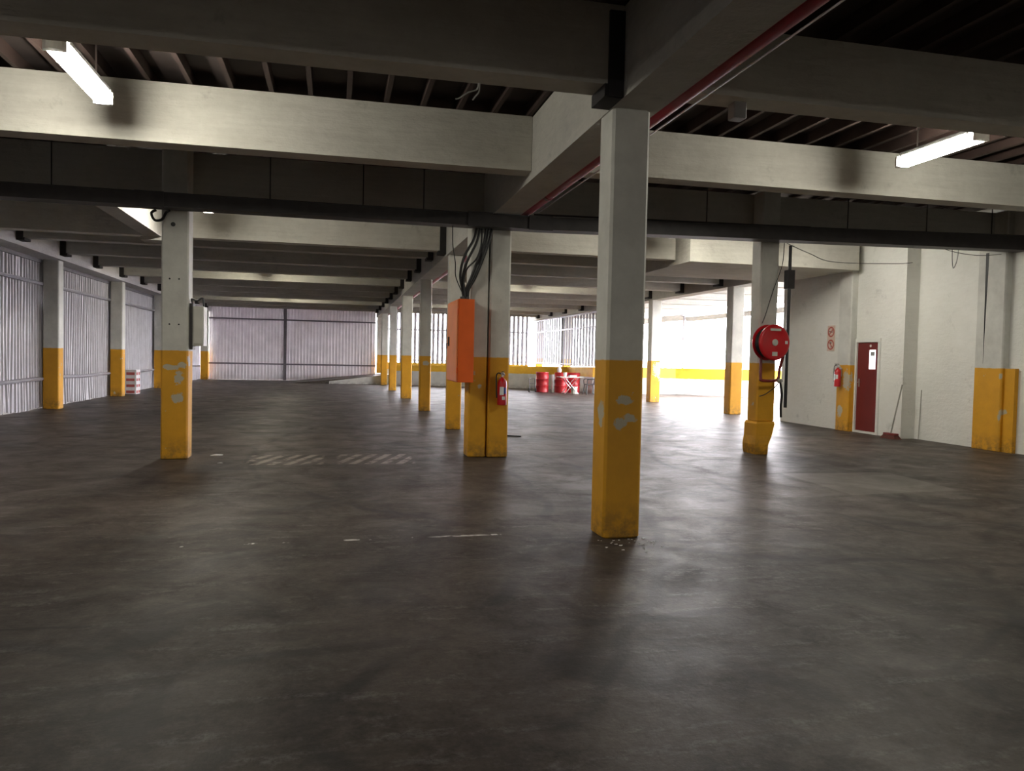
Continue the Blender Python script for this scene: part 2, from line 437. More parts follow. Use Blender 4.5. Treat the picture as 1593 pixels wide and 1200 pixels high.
# far wall left part: sheets behind, rails and post
wf = struct(MB().box(-6.9, 2.2, FAR+.02, FAR+.12, 4.1, 4.44).build('wall_far', MAT['rail_dark']), 'far wall of upright pale ribbed sheeting with dark rails and a centre post')
fm = sheet_mesh('sheet', .02, 4.2, 11, .004, .075); fm.materials.append(MAT['zinc_far'])
for i in range(13):
    o = bpy.data.objects.new('sheet', fm); COL.objects.link(o); o.parent = wf
    o.location = (-6.75+i*COVER, FAR, 0)
for z in (3.30, .88, 4.0): MB().box(-6.9, 2.2, FAR-.10, FAR-.045, z-.04, z+.04).build('rail', MAT['rail_dark'], wf)
for zz in ((-2.78, -2.62),): 
    mb = MB(); mb.box(zz[0], zz[1], FAR-.135, FAR-.12, 0, 4.1); mb.box(-2.71, -2.69, FAR-.12, FAR-.10, 0, 4.1); mb.build('post', MAT['rail_dark'], wf)

# far wall right part: palisade over the ramp; and the side palisade
pal = struct(MB().box(2.7, 11.05, FAR-.01, FAR+.05, 2.94, 3.02).build('wall_palisade', MAT['rail']), 'far palisade of upright grey pales letting daylight in')
MB().box(2.7, 11.05, FAR-.01, FAR+.05, 1.22, 1.28).build('rail', MAT['rail'], pal)
MB().box(2.7, 11.05, FAR-.05, FAR+.2, 0, 1.1).build('plinth', MAT['parapet'], pal)
p0 = None; i = 0; x = 2.74
pm = None
while x < 11.0:
    if pm is None:
        o = MB().add([(0, 0, 1.1), (.05, -.035, 1.1), (.12, -.035, 1.1), (.17, 0, 1.1), (0, 0, 4.08), (.05, -.035, 4.08), (.12, -.035, 4.08), (.17, 0, 4.08),
                      (0, .006, 1.1), (.17, .006, 1.1), (0, .006, 4.08), (.17, .006, 4.08)],
                     [(0,1,5,4),(1,2,6,5),(2,3,7,6),(8,10,11,9),(0,4,10,8),(3,9,11,7)]).build('pale', MAT['rail'], pal, loc=(0, 0, 0)); pm = o
    else:
        o = pm.copy(); COL.objects.link(o)
    o.parent = pal; o.location = (x, FAR-.012, 0); x += .262
spal = struct(MB().box(11.30, 11.36, 32.3, 43.5, 2.94, 3.02).build('wall_side', MAT['rail']), 'side palisade of thin upright bars against the bright yard')
for z0, z1 in ((1.22, 1.28), (3.6, 3.67)): MB().box(11.30, 11.36, 32.3, 43.5, z0, z1).build('rail', MAT['rail'], spal)
sp = None; y = 32.5
while y < 43.4:
    if sp is None:
        sp = MB().box(11.36, 11.40, -.12, .12, 1.165, 3.68).build('pale', MAT['rail_dark'], spal, loc=(0, 0, 0)); o = sp
    else: o = sp.copy(); COL.objects.link(o); o.parent = spal
    o.location = (0, y, 0); y += .45

# ramp along the far wall, and the yellow-topped parapet
rm = MB().prism([(-2.2, 0), (2.75, .50), (2.75, 0)], -FAR+.14, -40.0, RX(90))
struct(rm.build('ramp', MAT['floor']), 'concrete ramp climbing along the far sheet wall')
def strip_wall(name, pts, t, parent=None):
    """pts: (x, y, ztop); a wall of thickness t whose front runs along pts (thickness on the left of travel)"""
    mb = MB(); n = len(pts); off = []
    for i, p in enumerate(pts):
        ns = []
        for a, b in ((i-1, i), (i, i+1)):
            if a >= 0 and b < n:
                dx, dy = pts[b][0]-pts[a][0], pts[b][1]-pts[a][1]; L = math.hypot(dx, dy); ns.append((-dy/L, dx/L))
        nx = sum(q[0] for q in ns); ny = sum(q[1] for q in ns); L = math.hypot(nx, ny)
        k = t/max(.5, (nx/L)*ns[0][0]+(ny/L)*ns[0][1]); off.append((p[0]+nx/L*k, p[1]+ny/L*k))
    vs = []
    for p, q in zip(pts, off): vs += [(p[0], p[1], 0), (p[0], p[1], p[2]), (q[0], q[1], p[2]), (q[0], q[1], 0)]
    fs = [(0, 1, 2, 3), tuple(4*(n-1)+j for j in (3, 2, 1, 0))]
    for i in range(n-1):
        for j in range(4): fs.append((4*i+j, 4*i+(j+1) % 4, 4*i+4+(j+1) % 4, 4*i+4+j))
    return mb.add(vs, fs).build(name, MAT['parapet'], parent)
struct(strip_wall('wall_parapet', [(-.3, 39.75, .12), (2.66, 39.72, .52)], .16), 'low white kerb wall edging the ramp')
struct(strip_wall('wall_parapet', [(2.72, 39.6, 1.0), (7.0, 38.0, 1.06), (11.08, 36.3, 1.12), (11.08, 32.4, 1.16), (15.0, 32.35, 1.2), (18.4, 29.7, 1.2), (24., 27.2, 1.2)], .2),
       'low parapet wall painted white with a yellow band along its top')

# right-hand white wall with steps, pilasters and door opening
DY0, DY1, DZ, DX = 14.42, 15.19, 2.06, 11.42
wr = struct(MB().box(11.38, 11.9, 15.66, 18.1, 0, Z_TOP+.139).build('wall_right', MAT['white_wall']), 'white painted right wall with stepped faces and yellow-footed pilasters')
mb = MB(); mb.box(DX, 11.9, DY1, 15.22, 0, Z_TOP+.139); mb.box(DX, 11.9, 13.72, DY0, 0, Z_TOP+.139); mb.box(DX, 11.9, DY0, DY1, DZ, Z_TOP+.139); mb.box(11.6, 11.9, DY0, DY1, 0, DZ)
mb.build('door_bay', MAT['white_wall'], wr)
MB().box(11.74, 11.9, REAR, 13.72, 0, Z_TOP+.139).build('near_bay', MAT['white_wall'], wr)
MB().cbox(11.26, 11.6, 15.22, 15.66, 0, Z_TOP, .02).build('pilaster', MAT['pilaster'], wr)
MB().cbox(11.60, 11.8, 11.48, 12.1, 0, Z_TOP, .02).build('pilaster', MAT['pilaster'], wr)
MB().box(11.66, 11.80, 11.26, 11.48, 0, 1.5).build('pilaster_step', MAT['pilaster'], wr)
MB().add([(11.597, 11.93, 3.6), (11.597, 11.86, 3.6), (11.597, 11.90, 1.58), (11.60, 11.93, 3.6), (11.60, 11.86, 3.6), (11.60, 11.90, 1.58)],
         [(0,1,2),(3,5,4),(0,3,4,1),(1,4,5,2),(2,5,3,0)]).build('open_joint', MAT['cable'], wr)
struct(MB().box(11.9, 16.0, 17.9, 18.1, 0, Z_TOP).build('wall_return', MAT['white_wall']), 'white end wall of the office block')

# door
dr = struct(MB().box(DX+.005, DX+.055, DY0+.055, DY1-.035, .05, DZ-.06).build('door_1', MAT['door'], loc=(DX, (DY0+DY1)/2, 0)), 'maroon door with a small glazed light in a white frame')
mb = MB(); mb.box(DX-.03, DX+.12, DY0-.02, DY0+.05, 0, DZ+.03); mb.box(DX-.03, DX+.12, DY1-.03, DY1+.02, 0, DZ+.03); mb.box(DX-.03, DX+.12, DY0+.05, DY1-.03, DZ-.05, DZ+.03); mb.box(DX-.03, DX+.12, DY0+.05, DY1-.03, 0, .045)
mb.build('door_frame', MAT['white_wall'], dr)
py0, py1, pz0, pz1 = DY0+.13, DY0+.34, 1.42, 1.84
mb = MB(); 
for a in ((py0-.03, py0, pz0-.03, pz1+.03), (py1, py1+.03, pz0-.03, pz1+.03), (py0, py1, pz1, pz1+.03), (py0, py1, pz0-.03, pz0)): mb.box(DX-.012, DX+.005, *a)
mb.build('pane_bead', MAT['dark_red'], dr)
pn = MB().box(DX-.006, DX+.005, py0, py1, pz0, pz1).build('pane', MAT['lit_pane'], dr)
MB().box(DX-.010, DX-.006, py0+.04, py1-.04, pz1-.13, pz1-.04).build('notice', MAT['lamp_body'], dr)
MB().lathe([(.03, 0), (.03, .006)], 16, T((DX-.002, DY0+.32, 1.93)) @ RY(90)).build('room_plate', MAT['white'], dr)
mb = MB(); mb.box(DX-.005, DX+.005, DY1-.13, DY1-.09, 1.02, 1.2); mb.tube([(DX, DY1-.11, 1.12), (DX-.05, DY1-.11, 1.12), (DX-.05, DY1-.2, 1.12)], .009, 8); mb.build('door_handle', MAT['steel'], dr)

# ------------------------------------------------------------------ columns
def column(label, x0, x1, y0, y1, z1, z0=0.0, group=None, cat='column', plinth=None, chip=False):
    loc = ((x0+x1)/2, (y0+y1)/2, z0)
    mb = MB(); mb.cbox(x0, x1, y0, y1, z0, z1, .022)
    o = mb.build('concrete_column', MAT['column'], loc=loc)
    tag(o, label, cat, group)
    return o
GZ = 3.58
column('tall white column with yellow foot, peeled paint on its front face, standing alone in the near floor', 2.2, 2.53, 6.08, 6.40, GZ)
column('white and yellow column carrying the orange electrical cabinet on its side', 1.945, 2.215, 11.35, 11.75, GZ)
column('white and yellow column with a fire extinguisher hung on its front', 2.235, 2.545, 11.32, 11.75, GZ)
column('white and yellow column standing just behind the orange electrical cabinet', 2.24, 2.54, 15.72, 15.93, GZ)
for i, yy in enumerate((21.0, 27.0, 33.2, 39.2)):
    column(['slim white column with yellow foot, first in the row behind the orange cabinet', 'broader white column with yellow foot, second in the row behind the orange cabinet',
            'white column with yellow foot, third in the row behind the orange cabinet', 'white column with yellow foot beside the start of the low parapet'][i],
           2.24, 2.54+(.06 if i == 1 else 0), yy, yy+.3, GZ)
column('white column with yellow foot against the far end of the sheet wall at the ramp', 2.24, 2.6, 43.5, 43.9, GZ, z0=.49)
lc = column('white column with peeled yellow foot and a cream switch box on its side', -2.33, -1.98, 11.36, 11.7, Z_TOP)
for i in range(4): MB().lathe([(.012, 0), (.012, .004)], 10, T((-2.22+.12*(i % 2), 11.356, 1.86+.62*(i//2))) @ RX(90)).build('bolt_hole', MAT['cable'], lc)
MB().lathe([(.03, 0), (.03, .004)], 14, T((-2.18, 11.356, 3.22)) @ RX(90)).build('bolt_hole', MAT['cable'], lc)
# column with hose reel: wider yellow plinth, one corner broken off
rc = column('white and yellow column with broken plinth carrying the red hose reel', 6.76, 7.09, 11.45, 11.75, Z_TOP, z0=.54)
pl = [(6.71, 11.36), (7.09, 11.36), (7.12, 11.44), (7.12, 11.80), (6.71, 11.80)]
mb = MB(); vs = []; 
prof = [(0, .0), (.05, .012), (.16, .02), (.30, .0), (.50, -.005), (.54, -.03)]
for z, e in prof:
    cut = .12 if z < .17 else (.05 if z < .31 else 0)
    vs += [(6.735-e, 11.40-e, z), (7.075-cut, 11.40-e, z), (7.095+e-cut*.5, 11.46+cut, z), (7.095+e, 11.78, z), (6.735-e, 11.78, z)]
fs = [(4, 3, 2, 1, 0), tuple(range(25, 30))]
for a in range(5):
    for i in range(5): j = (i+1) % 5; fs.append((a*5+i, a*5+j, a*5+5+j, a*5+5+i))
mb.add(vs, fs).build('plinth', MAT['column'], rc)
names = {20.95: 'white wall column with yellow foot, first one seen along the zinc sheeting', 26.75: 'white wall column with yellow foot beside the red and white cartons',
         32.8: 'white wall column with yellow foot beyond the red and white cartons'}
for yy in LCOLS:
    column(names.get(yy, 'white wall column with yellow foot set against the zinc sheeting'), -6.98, -6.62, yy, yy+.34, 3.65, group='columns along the left sheet wall')
rn = {20.3: 'white and yellow column nearest the end of the white office wall', 26.1: 'white and yellow column with a large grey peeled patch, in front of the open yard',
      32.0: 'white and yellow column at the corner of the low parapet', 38.0: 'sunlit white and yellow column between the two side palisades', 43.55: 'white and yellow column in the corner of the far palisade'}
for yy in (20.3, 26.1, 32.0, 38.0, 43.55):
    x0 = 11.12 if yy < 31 else 11.42
    column(rn[yy], x0, x0+.38, yy, yy+.36, 3.69, group=None)

# ------------------------------------------------------------------ girders and beams
def girder(label, x0, x1, y0, y1, z0, mat='girder'):
    mb = MB(); mb.box(x0, x1, y0, y1, z0, Z_TOP+(.138 if x0 > 10 else -.005))
    o = mb.build('concrete_girder', MAT[mat], loc=((x0+x1)/2, (y0+y1)/2, z0))
    return tag(o, label, 'girder')
girder('long concrete girder resting on the central row of columns', 2.2, 2.6, REAR, FAR-.1, GZ)
girder('concrete girder on the row of columns beside the bright yard', 11.1, 11.55, 18.12, FAR-.1, 3.69)
tag(MB().box(16.3, 16.5, 18.2, 34.2, 3.42, 3.62).build('gutter', MAT['girder'], loc=(16.4, 26, 3.42)), 'pale gutter along the open roof edge above the yard', 'gutter')
tag(MB().box(16.3, 16.5, 34.3, FAR, 3.5, 3.79).build('gutter', MAT['girder'], loc=(16.4, 39, 3.5)), 'far length of pale gutter along the open roof edge', 'gutter')

# pale translucent sheets over the open yard side
def translucent(name):
    m = M(name); nt = m.nt; out = [n for n in nt.nodes if n.type == 'OUTPUT_MATERIAL'][0]
    d = nt.nodes.new('ShaderNodeBsdfDiffuse'); d.inputs[0].default_value = (.75, .75, .74, 1)
    t = nt.nodes.new('ShaderNodeBsdfTranslucent'); t.inputs[0].default_value = (.8, .8, .8, 1)
    mx = nt.nodes.new('ShaderNodeMixShader'); mx.inputs[0].default_value = .30
    nt.links.new(d.outputs[0], mx.inputs[1]); nt.links.new(t.outputs[0], mx.inputs[2]); nt.links.new(mx.outputs[0], out.inputs[0])
    return m.m
MAT['fibreglass'] = translucent('white_fibreglass_sheet')
ys = struct(MB().box(11.9, 16.7, 18.1, 20.5, 4.205, 4.215).build('roof_yard', MAT['fibreglass']), 'pale translucent roof sheets over the yard side')
for k in range(9): MB().box(11.9, 16.7, 20.52+2.62*k, 23.12+2.62*k, 4.205, 4.215).build('roof_sheet', MAT['fibreglass'], ys)
BLK = {}
def beam(label, x0, x1, y, z0, wd=.28, mat='beam', group=None, blocks=True, drop=.07, z1=Z_TOP):
    b = tag(MB().box(x0+.004, x1-.004, y, y+wd, z0, z1-.004).build('concrete_beam', MAT[mat], loc=((x0+x1)/2, y, z0)), label, 'beam', group)
    if blocks:
        for xx, s in ((x0, 1), (x1, -1)):
            mb = MB(); a, c = sorted((xx+s*.004, xx+s*.16)); mb.box(a, c, y-.02, y+wd+.02, z0-drop, z0-.001)
            mb.box(min(xx+s*.004, xx+s*.13), max(xx+s*.004, xx+s*.13), y-.03, y-.002, z0-drop, z1-.06)
            mb.build('bearing_block', MAT['block'], b)
    return b
LBX0, LBX1, RBX0, RBX1 = -6.52, 2.2, 2.6, 11.735
for yy in (-6.9, -4.3, -1.7, .9, 3.5):
    beam('dark concrete roof beam over the rear of the hall', LBX0, LBX1, yy, 3.68, group='roof beams overhead', blocks=False)
    beam('dark concrete roof beam over the rear of the hall', RBX0+.001, RBX1, yy, 3.74, group='roof beams overhead', blocks=False)
beam('unlit roof beam joining the lone near column on the zinc wall side', LBX0, LBX1, 5.87, 3.68, drop=.1)
beam('unlit roof beam above the junction box and crimson pipe', RBX0, RBX1, 6.0, 3.74, blocks=False)
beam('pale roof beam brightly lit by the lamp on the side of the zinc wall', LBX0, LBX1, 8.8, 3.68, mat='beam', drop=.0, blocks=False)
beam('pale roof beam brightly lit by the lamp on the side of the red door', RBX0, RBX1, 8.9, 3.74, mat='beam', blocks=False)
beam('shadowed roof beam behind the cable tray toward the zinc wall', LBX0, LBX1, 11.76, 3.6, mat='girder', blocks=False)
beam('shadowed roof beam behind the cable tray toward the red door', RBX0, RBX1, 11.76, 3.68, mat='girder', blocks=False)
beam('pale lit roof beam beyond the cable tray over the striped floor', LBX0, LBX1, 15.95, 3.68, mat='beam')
beam('pale lit roof beam beyond the cable tray between the cabinet and hose reel columns', RBX0, 7.15, 15.6, 3.7, mat='beam', blocks=False)
beam('wide pale roof slab beam meeting the white wall above the red door', 7.2, 11.25, 15.0, 3.6, wd=2.9, mat='beam', blocks=False)
# longitudinal trimmer left of the switch-box column
tm = tag(MB().box(-3.5, -3.2, 12.05, 15.94, 3.62, Z_TOP-.004).build('concrete_trimmer', MAT['girder'], loc=(-3.35, 14, 3.62)), 'short trimmer beam spanning between two roof beams above the switch box column', 'beam')
MB().box(-3.56, -3.14, 15.6, 15.94, 3.55, 3.619).build('bearing_block', MAT['girder'], tm)
FB = [18.1, 20.72, 23.34, 25.96, 28.58, 31.2, 33.82, 36.44, 39.06, 41.68]
for i, yy in enumerate(FB):
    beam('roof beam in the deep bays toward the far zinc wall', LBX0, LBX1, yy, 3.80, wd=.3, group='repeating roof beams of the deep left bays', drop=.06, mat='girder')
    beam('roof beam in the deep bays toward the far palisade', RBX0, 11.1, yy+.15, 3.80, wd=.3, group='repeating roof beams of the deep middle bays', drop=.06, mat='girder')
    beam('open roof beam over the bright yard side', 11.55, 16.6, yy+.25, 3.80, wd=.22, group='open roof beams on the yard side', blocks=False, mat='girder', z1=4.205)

# ------------------------------------------------------------------ lamps
def lamp(label, x, y0, y1, z, group=None, glow='lamp_glow'):
    L = y1-y0
    t = thing('fluorescent_lamp', label, 'lamp', (x, (y0+y1)/2, z), group)
    MB().prism([(x-.08, z+.045), (x-.08, z-.005), (x-.055, z-.055), (x+.055, z-.055), (x+.08, z-.005), (x+.08, z+.045)], -(y1-.031), -(y0+.031), RX(90)).build('diffuser', MAT[glow], t)
    for cy, sg in ((y0+.03, -1), (y1-.03, 1)):
        pts = [(x+.086*math.cos(math.radians(a)), cy+sg*.086*math.sin(math.radians(a))) for a in range(0, 181, 20)]
        MB().prism(pts, z-.052, z+.06).build('end_cap', MAT['white'], t)
    hb = MB(); hb.cbox(x-.075, x+.075, y0+.03, y1-.03, z+.046, z+.10, .02); hb.build('housing', MAT['lamp_body'], t)
    for yy in (y0+.25, y1-.25):
        MB().tube([(x, yy, z+.10), (x, yy, Z_TOP+.138)], .008, 6).build('hanger_rod', MAT['steel'], t)
    for yy in (y0+.1, y1-.1): MB().box(x-.09, x+.09, yy-.012, yy+.012, z+.03, z+.06).build('clip', MAT['steel'], t)
    return t
lamp('glowing fluorescent lamp in front of the lit beam on the zinc wall side', -2.2, 6.84, 8.2, 3.9)
lamp('glowing fluorescent lamp in front of the lit beam on the red door side', 6.48, 6.78, 7.95, 3.9)
for xx in (-4.4, -.2, 4.6, 8.8):  # unseen lamps added behind the camera to light the near column
    for yy in (-6.3,):
        lamp('unseen fill lamp added low across the rear of the hall', xx, yy, yy+1.4, 3.55, group='added fill lamps in the rear of the hall', glow='lamp_glow_rear_fill')
lamp('glowing lamp mostly hidden by the tray beside the switch box column', -2.2, 13.15, 14.5, 3.98)
lamp('glowing lamp hidden behind the cable tray near the hose reel column', 6.48, 13.0, 14.35, 4.0)
lamp('added fill lamp hidden above the tray near the maroon door', 9.2, 13.0, 14.35, 4.12, glow='lamp_glow_wall_fill')  # extra out-of-sight lamp put in to brighten the white wall
lamp('glowing lamp hidden between deep roof beams toward the far zinc wall', -2.2, 23.9, 25.3, 4.02, glow='lamp_glow_old')
lamp('glowing lamp hidden between deep roof beams toward the far palisade', 6.48, 24.1, 25.5, 4.02, glow='lamp_glow_old')

lamp('glowing lamp hidden deepest among the roof beams toward the far zinc wall', -2.2, 34.4, 35.8, 4.04, glow='lamp_glow_old')
lamp('glowing lamp hidden deepest among the roof beams toward the far palisade', 6.48, 34.5, 35.9, 4.04, glow='lamp_glow_old')
# ------------------------------------------------------------------ cable tray, pipes, wires
tr = thing('cable_tray', 'dark steel cable tray running across the hall in front of the columns', 'cable tray', (2.4, 11.08, 3.38))
def tray_seg(xa, xb, za, zb, ha, hb):
    mb = MB()
    def sl(y0, y1, fa, fb, ga, gb):
        vs = [(xa, y0, za+fa), (xb, y0, zb+fb), (xb, y1, zb+fb), (xa, y1, za+fa), (xa, y0, za+ga), (xb, y0, zb+gb), (xb, y1, zb+gb), (xa, y1, za+ga)]
        mb.add(vs, [(3,2,1,0),(4,5,6,7),(0,1,5,4),(1,2,6,5),(2,3,7,6),(3,0,4,7)])
    sl(10.98, 10.995, 0, 0, ha, hb); sl(11.255, 11.27, 0, 0, ha, hb); sl(10.995, 11.255, 0, 0, .012, .012)
    sl(10.965, 10.995, ha, hb, ha+.012, hb+.012)
    return mb
tray_seg(-6.5, 2.9, 3.40, 3.385, .17, .17).build('tray_channel', MAT['tray'], tr)
tray_seg(2.9, 11.6, 3.385, 3.53, .17, .24).build('tray_channel', MAT['tray'], tr)
for xx in (-5.2, -3.6, -.9, .35, 1.2, 4.2, 5.6, 8.1, 9.6, 10.9):
    MB().tube([(xx, 11.12, 3.55), (xx, 11.12, Z_TOP+.02)], .009, 6).build('hanger_rod', MAT['tray'], tr)
mb = MB(); mb.tube([(2.8, 11.02, 3.60), (6.6, 11.02, 3.665), (7.35, 11.02, 3.68), (7.36, 11.02, 3.58)], .016, 6); mb.build('conduit', MAT['tray'], tr)
for k, xx in enumerate((-2.4, 2.0, 2.9)): MB().box(xx-.18, xx+.18, 10.955, 10.964, 3.37, 3.58).build('splice_plate', MAT['tray'], tr)

rp = thing('sprinkler_pipe', 'crimson sprinkler pipe running along the side of the central girder', 'pipe', (2.69, 15, 3.6))
MB().tube([(2.715, REAR+.05, 3.655), (2.715, 43.9, 3.655)], .068, 16).build('pipe_run', MAT['crimson'], rp, smooth=True)
for yy in (3.2, 7.2, 9.9, 17, 24, 31): MB().lathe([(.078, -.05), (.078, .05)], 16, T((2.715, yy, 3.655)) @ RX(90)).build('coupling', MAT['dark_red'], rp)
cd = tag(MB().tube([(2.83, REAR+.05, 3.605), (2.83, 10.9, 3.605)], .008, 6).build('steel_conduit', MAT['steel']), 'thin bright conduit clipped below the crimson pipe', 'conduit')
jb = tag(MB().cbox(3.30, 3.42, 6.1, 6.22, 3.6, 3.739, .01).build('junction_box', MAT['lamp_body'], loc=(3.36, 6.16, 3.6)), 'small grey junction box under the dark beam beside the crimson pipe', 'junction box')

def curve_pts(ctrl, n=10):
    P = [Vector(p) for p in ctrl]; out = []
    for i in range(len(P)-1):
        p0 = P[max(i-1, 0)]; p1 = P[i]; p2 = P[i+1]; p3 = P[min(i+2, len(P)-1)]
        for k in range(n):
            t = k/n; out.append(.5*((2*p1)+(p2-p0)*t+(2*p0-5*p1+4*p2-p3)*t*t+(3*p1-p0-3*p2+p3)*t**3))
    out.append(P[-1]); return out
def wire(name, label, ctrl, r, mat='cable', cat='cable', group=None):
    return tag(MB().tube(curve_pts(ctrl), r, 6).build(name, MAT[mat], smooth=True), label, cat, group)

# cable bundle into the cabinet
cb = [((1.98, 11.15, 3.372), (1.93, 11.1, 3.2), (1.80, 11.12, 2.95), (1.76, 11.2, 2.7), (1.80, 11.25, 2.50), (1.82, 11.25, 2.384)),
      ((2.03, 11.15, 3.372), (1.97, 11.1, 3.15), (1.85, 11.12, 2.9), (1.80, 11.2, 2.68), (1.83, 11.25, 2.5), (1.84, 11.25, 2.384)),
      ((2.12, 11.15, 3.372), (2.08, 11.12, 3.15), (2.0, 11.15, 2.9), (1.92, 11.2, 2.66), (1.86, 11.25, 2.5), (1.85, 11.27, 2.384)),
      ((2.16, 11.15, 3.372), (2.11, 11.12, 3.15), (2.04, 11.15, 2.9), (1.95, 11.2, 2.66), (1.88, 11.25, 2.5), (1.87, 11.27, 2.384)),
      ((2.21, 11.15, 3.372), (2.15, 11.12, 3.15), (2.07, 11.15, 2.9), (1.98, 11.2, 2.66), (1.90, 11.25, 2.5), (1.89, 11.27, 2.384)),
      ((2.06, 11.15, 3.372), (2.04, 11.1, 3.12), (1.97, 11.08, 2.92), (1.85, 11.15, 2.78), (1.81, 11.2, 2.6), (1.83, 11.22, 2.384))]
for i, c in enumerate(cb): wire('power_cable', 'thick black power cable dropping into the orange cabinet', c, .021 if i != 5 else .013, group='power cables above the orange cabinet')
wire('thin_cable', 'thin loose black cable looping down beside the thick power cables', ((1.62, 11.1, 3.382), (1.62, 11.05, 3.1), (1.66, 11.05, 2.85), (1.68, 11.1, 2.65), (1.80, 11.2, 2.42), (1.81, 11.2, 2.384)), .008)
wire('loose_wire', 'pale loose wire hanging from the unlit beam above the lit one', ((1.08, 6.12, 3.675), (1.07, 6.14, 3.63), (1.0, 6.14, 3.60), (.93, 6.14, 3.55), (.90, 6.14, 3.54)), .006, 'thin_wire', 'wire')
wire('loose_wire', 'short pale wire end dangling beside the pale loose wire', ((1.09, 6.12, 3.675), (1.08, 6.1, 3.60), (1.05, 6.1, 3.56), (1.03, 6.1, 3.53)), .006, 'thin_wire', 'wire')
wire('sagging_wire', 'thin wire sagging from the tray along the slab beam near the hose reel', ((7.0, 11.1, 3.42), (7.6, 11.4, 3.33), (8.5, 12.0, 3.30), (10.2, 12.6, 3.42), (10.6, 12.6, 3.46)), .006, 'cable', 'wire')
wire('sagging_wire', 'thin wire crossing the white wall up to the dark open joint', ((10.0, 11.15, 3.49), (10.3, 11.15, 3.44), (10.7, 11.15, 3.42), (11.2, 11.2, 3.47)), .005, 'cable', 'wire')
wire('hanging_wire', 'thin wire loop with a ring hanging before the white wall', ((10.15, 11.15, 3.49), (10.16, 11.15, 3.30), (10.19, 11.15, 3.18), (10.25, 11.15, 3.30), (10.28, 11.15, 3.49)), .005, 'cable', 'wire')
wire('column_wire', 'thin wire straggling down the front of the hose reel column', ((6.95, 11.1, 3.42), (7.05, 11.3, 3.1), (6.98, 11.42, 2.7), (6.86, 11.43, 2.3), (6.80, 11.43, 2.15)), .006, 'cable', 'wire')
vp = tag(MB().tube([(7.19, 11.3, 3.42), (7.19, 11.3, .78)], .026, 8).build('drop_pipe', MAT['cable'], smooth=True), 'black vertical pipe dropping from the tray beside the hose reel column', 'pipe')
MB().box(7.13, 7.25, 11.24, 11.36, 2.72, 3.02).build('pipe_box', MAT['tray'], vp)

# ------------------------------------------------------------------ electrical cabinet
cbn = thing('electrical_cabinet', 'tall orange electrical cabinet hung on the side of a column', 'cabinet', (1.81, 11.4, 1.13))
MB().cbox(1.71, 1.943, 10.97, 11.96, 1.13, 2.33, .008).build('body', MAT['orange'], cbn)
cdn = MB().cbox(1.690, 1.709, 10.985, 11.945, 1.145, 2.315, .004).build('door', MAT['orange_door'], cbn)
mb = MB(); mb.box(1.672, 1.69, 11.70, 11.74, 1.66, 1.80); mb.tube([(1.675, 11.72, 1.7), (1.655, 11.72, 1.7), (1.655, 11.72, 1.62)], .008, 6); mb.build('handle', MAT['black'], cdn)
for zz in (1.3, 2.15): MB().lathe([(.01, -.04), (.01, .04)], 8, T((1.70, 10.975, zz))).build('hinge', MAT['orange'], cdn)
MB().lathe([(.07, 0), (.07, .05)], 14, T((1.84, 11.25, 2.331))).build('cable_gland', MAT['black'], cbn)

sb = thing('switch_box', 'cream metal switch box on the side of the column with bolt holes', 'switch box', (-1.9, 11.5, 1.57))
MB().cbox(-1.935, -1.79, 11.42, 11.72, 1.57, 2.12, .012).build('body', MAT['cream'], sb)
MB().cbox(-1.92, -1.80, 11.405, 11.419, 1.60, 2.09, .005).build('cover', MAT['cream'], sb)
MB().box(-1.979, -1.936, 11.45, 11.65, 1.52, 2.16).build('backplate', MAT['tray'], sb)
MB().tube(curve_pts(((-1.95, 11.5, 2.16), (-1.95, 11.45, 2.22), (-1.88, 11.45, 2.2), (-1.82, 11.5, 2.24), (-1.8, 11.5, 2.125))), .013, 6).build('flex', MAT['cable'], sb)

# cable clamps on top of the left column
mb = MB(); mb.tube(curve_pts(((-2.36, 11.2, 3.375), (-2.42, 11.2, 3.33), (-2.38, 11.2, 3.24), (-2.3, 11.25, 3.26), (-2.26, 11.3, 3.36), (-2.2, 11.2, 3.375))), .018, 6)
tag(mb.build('cable_loop', MAT['cable'], smooth=True), 'black cable loop under the tray at the column with bolt holes', 'cable')

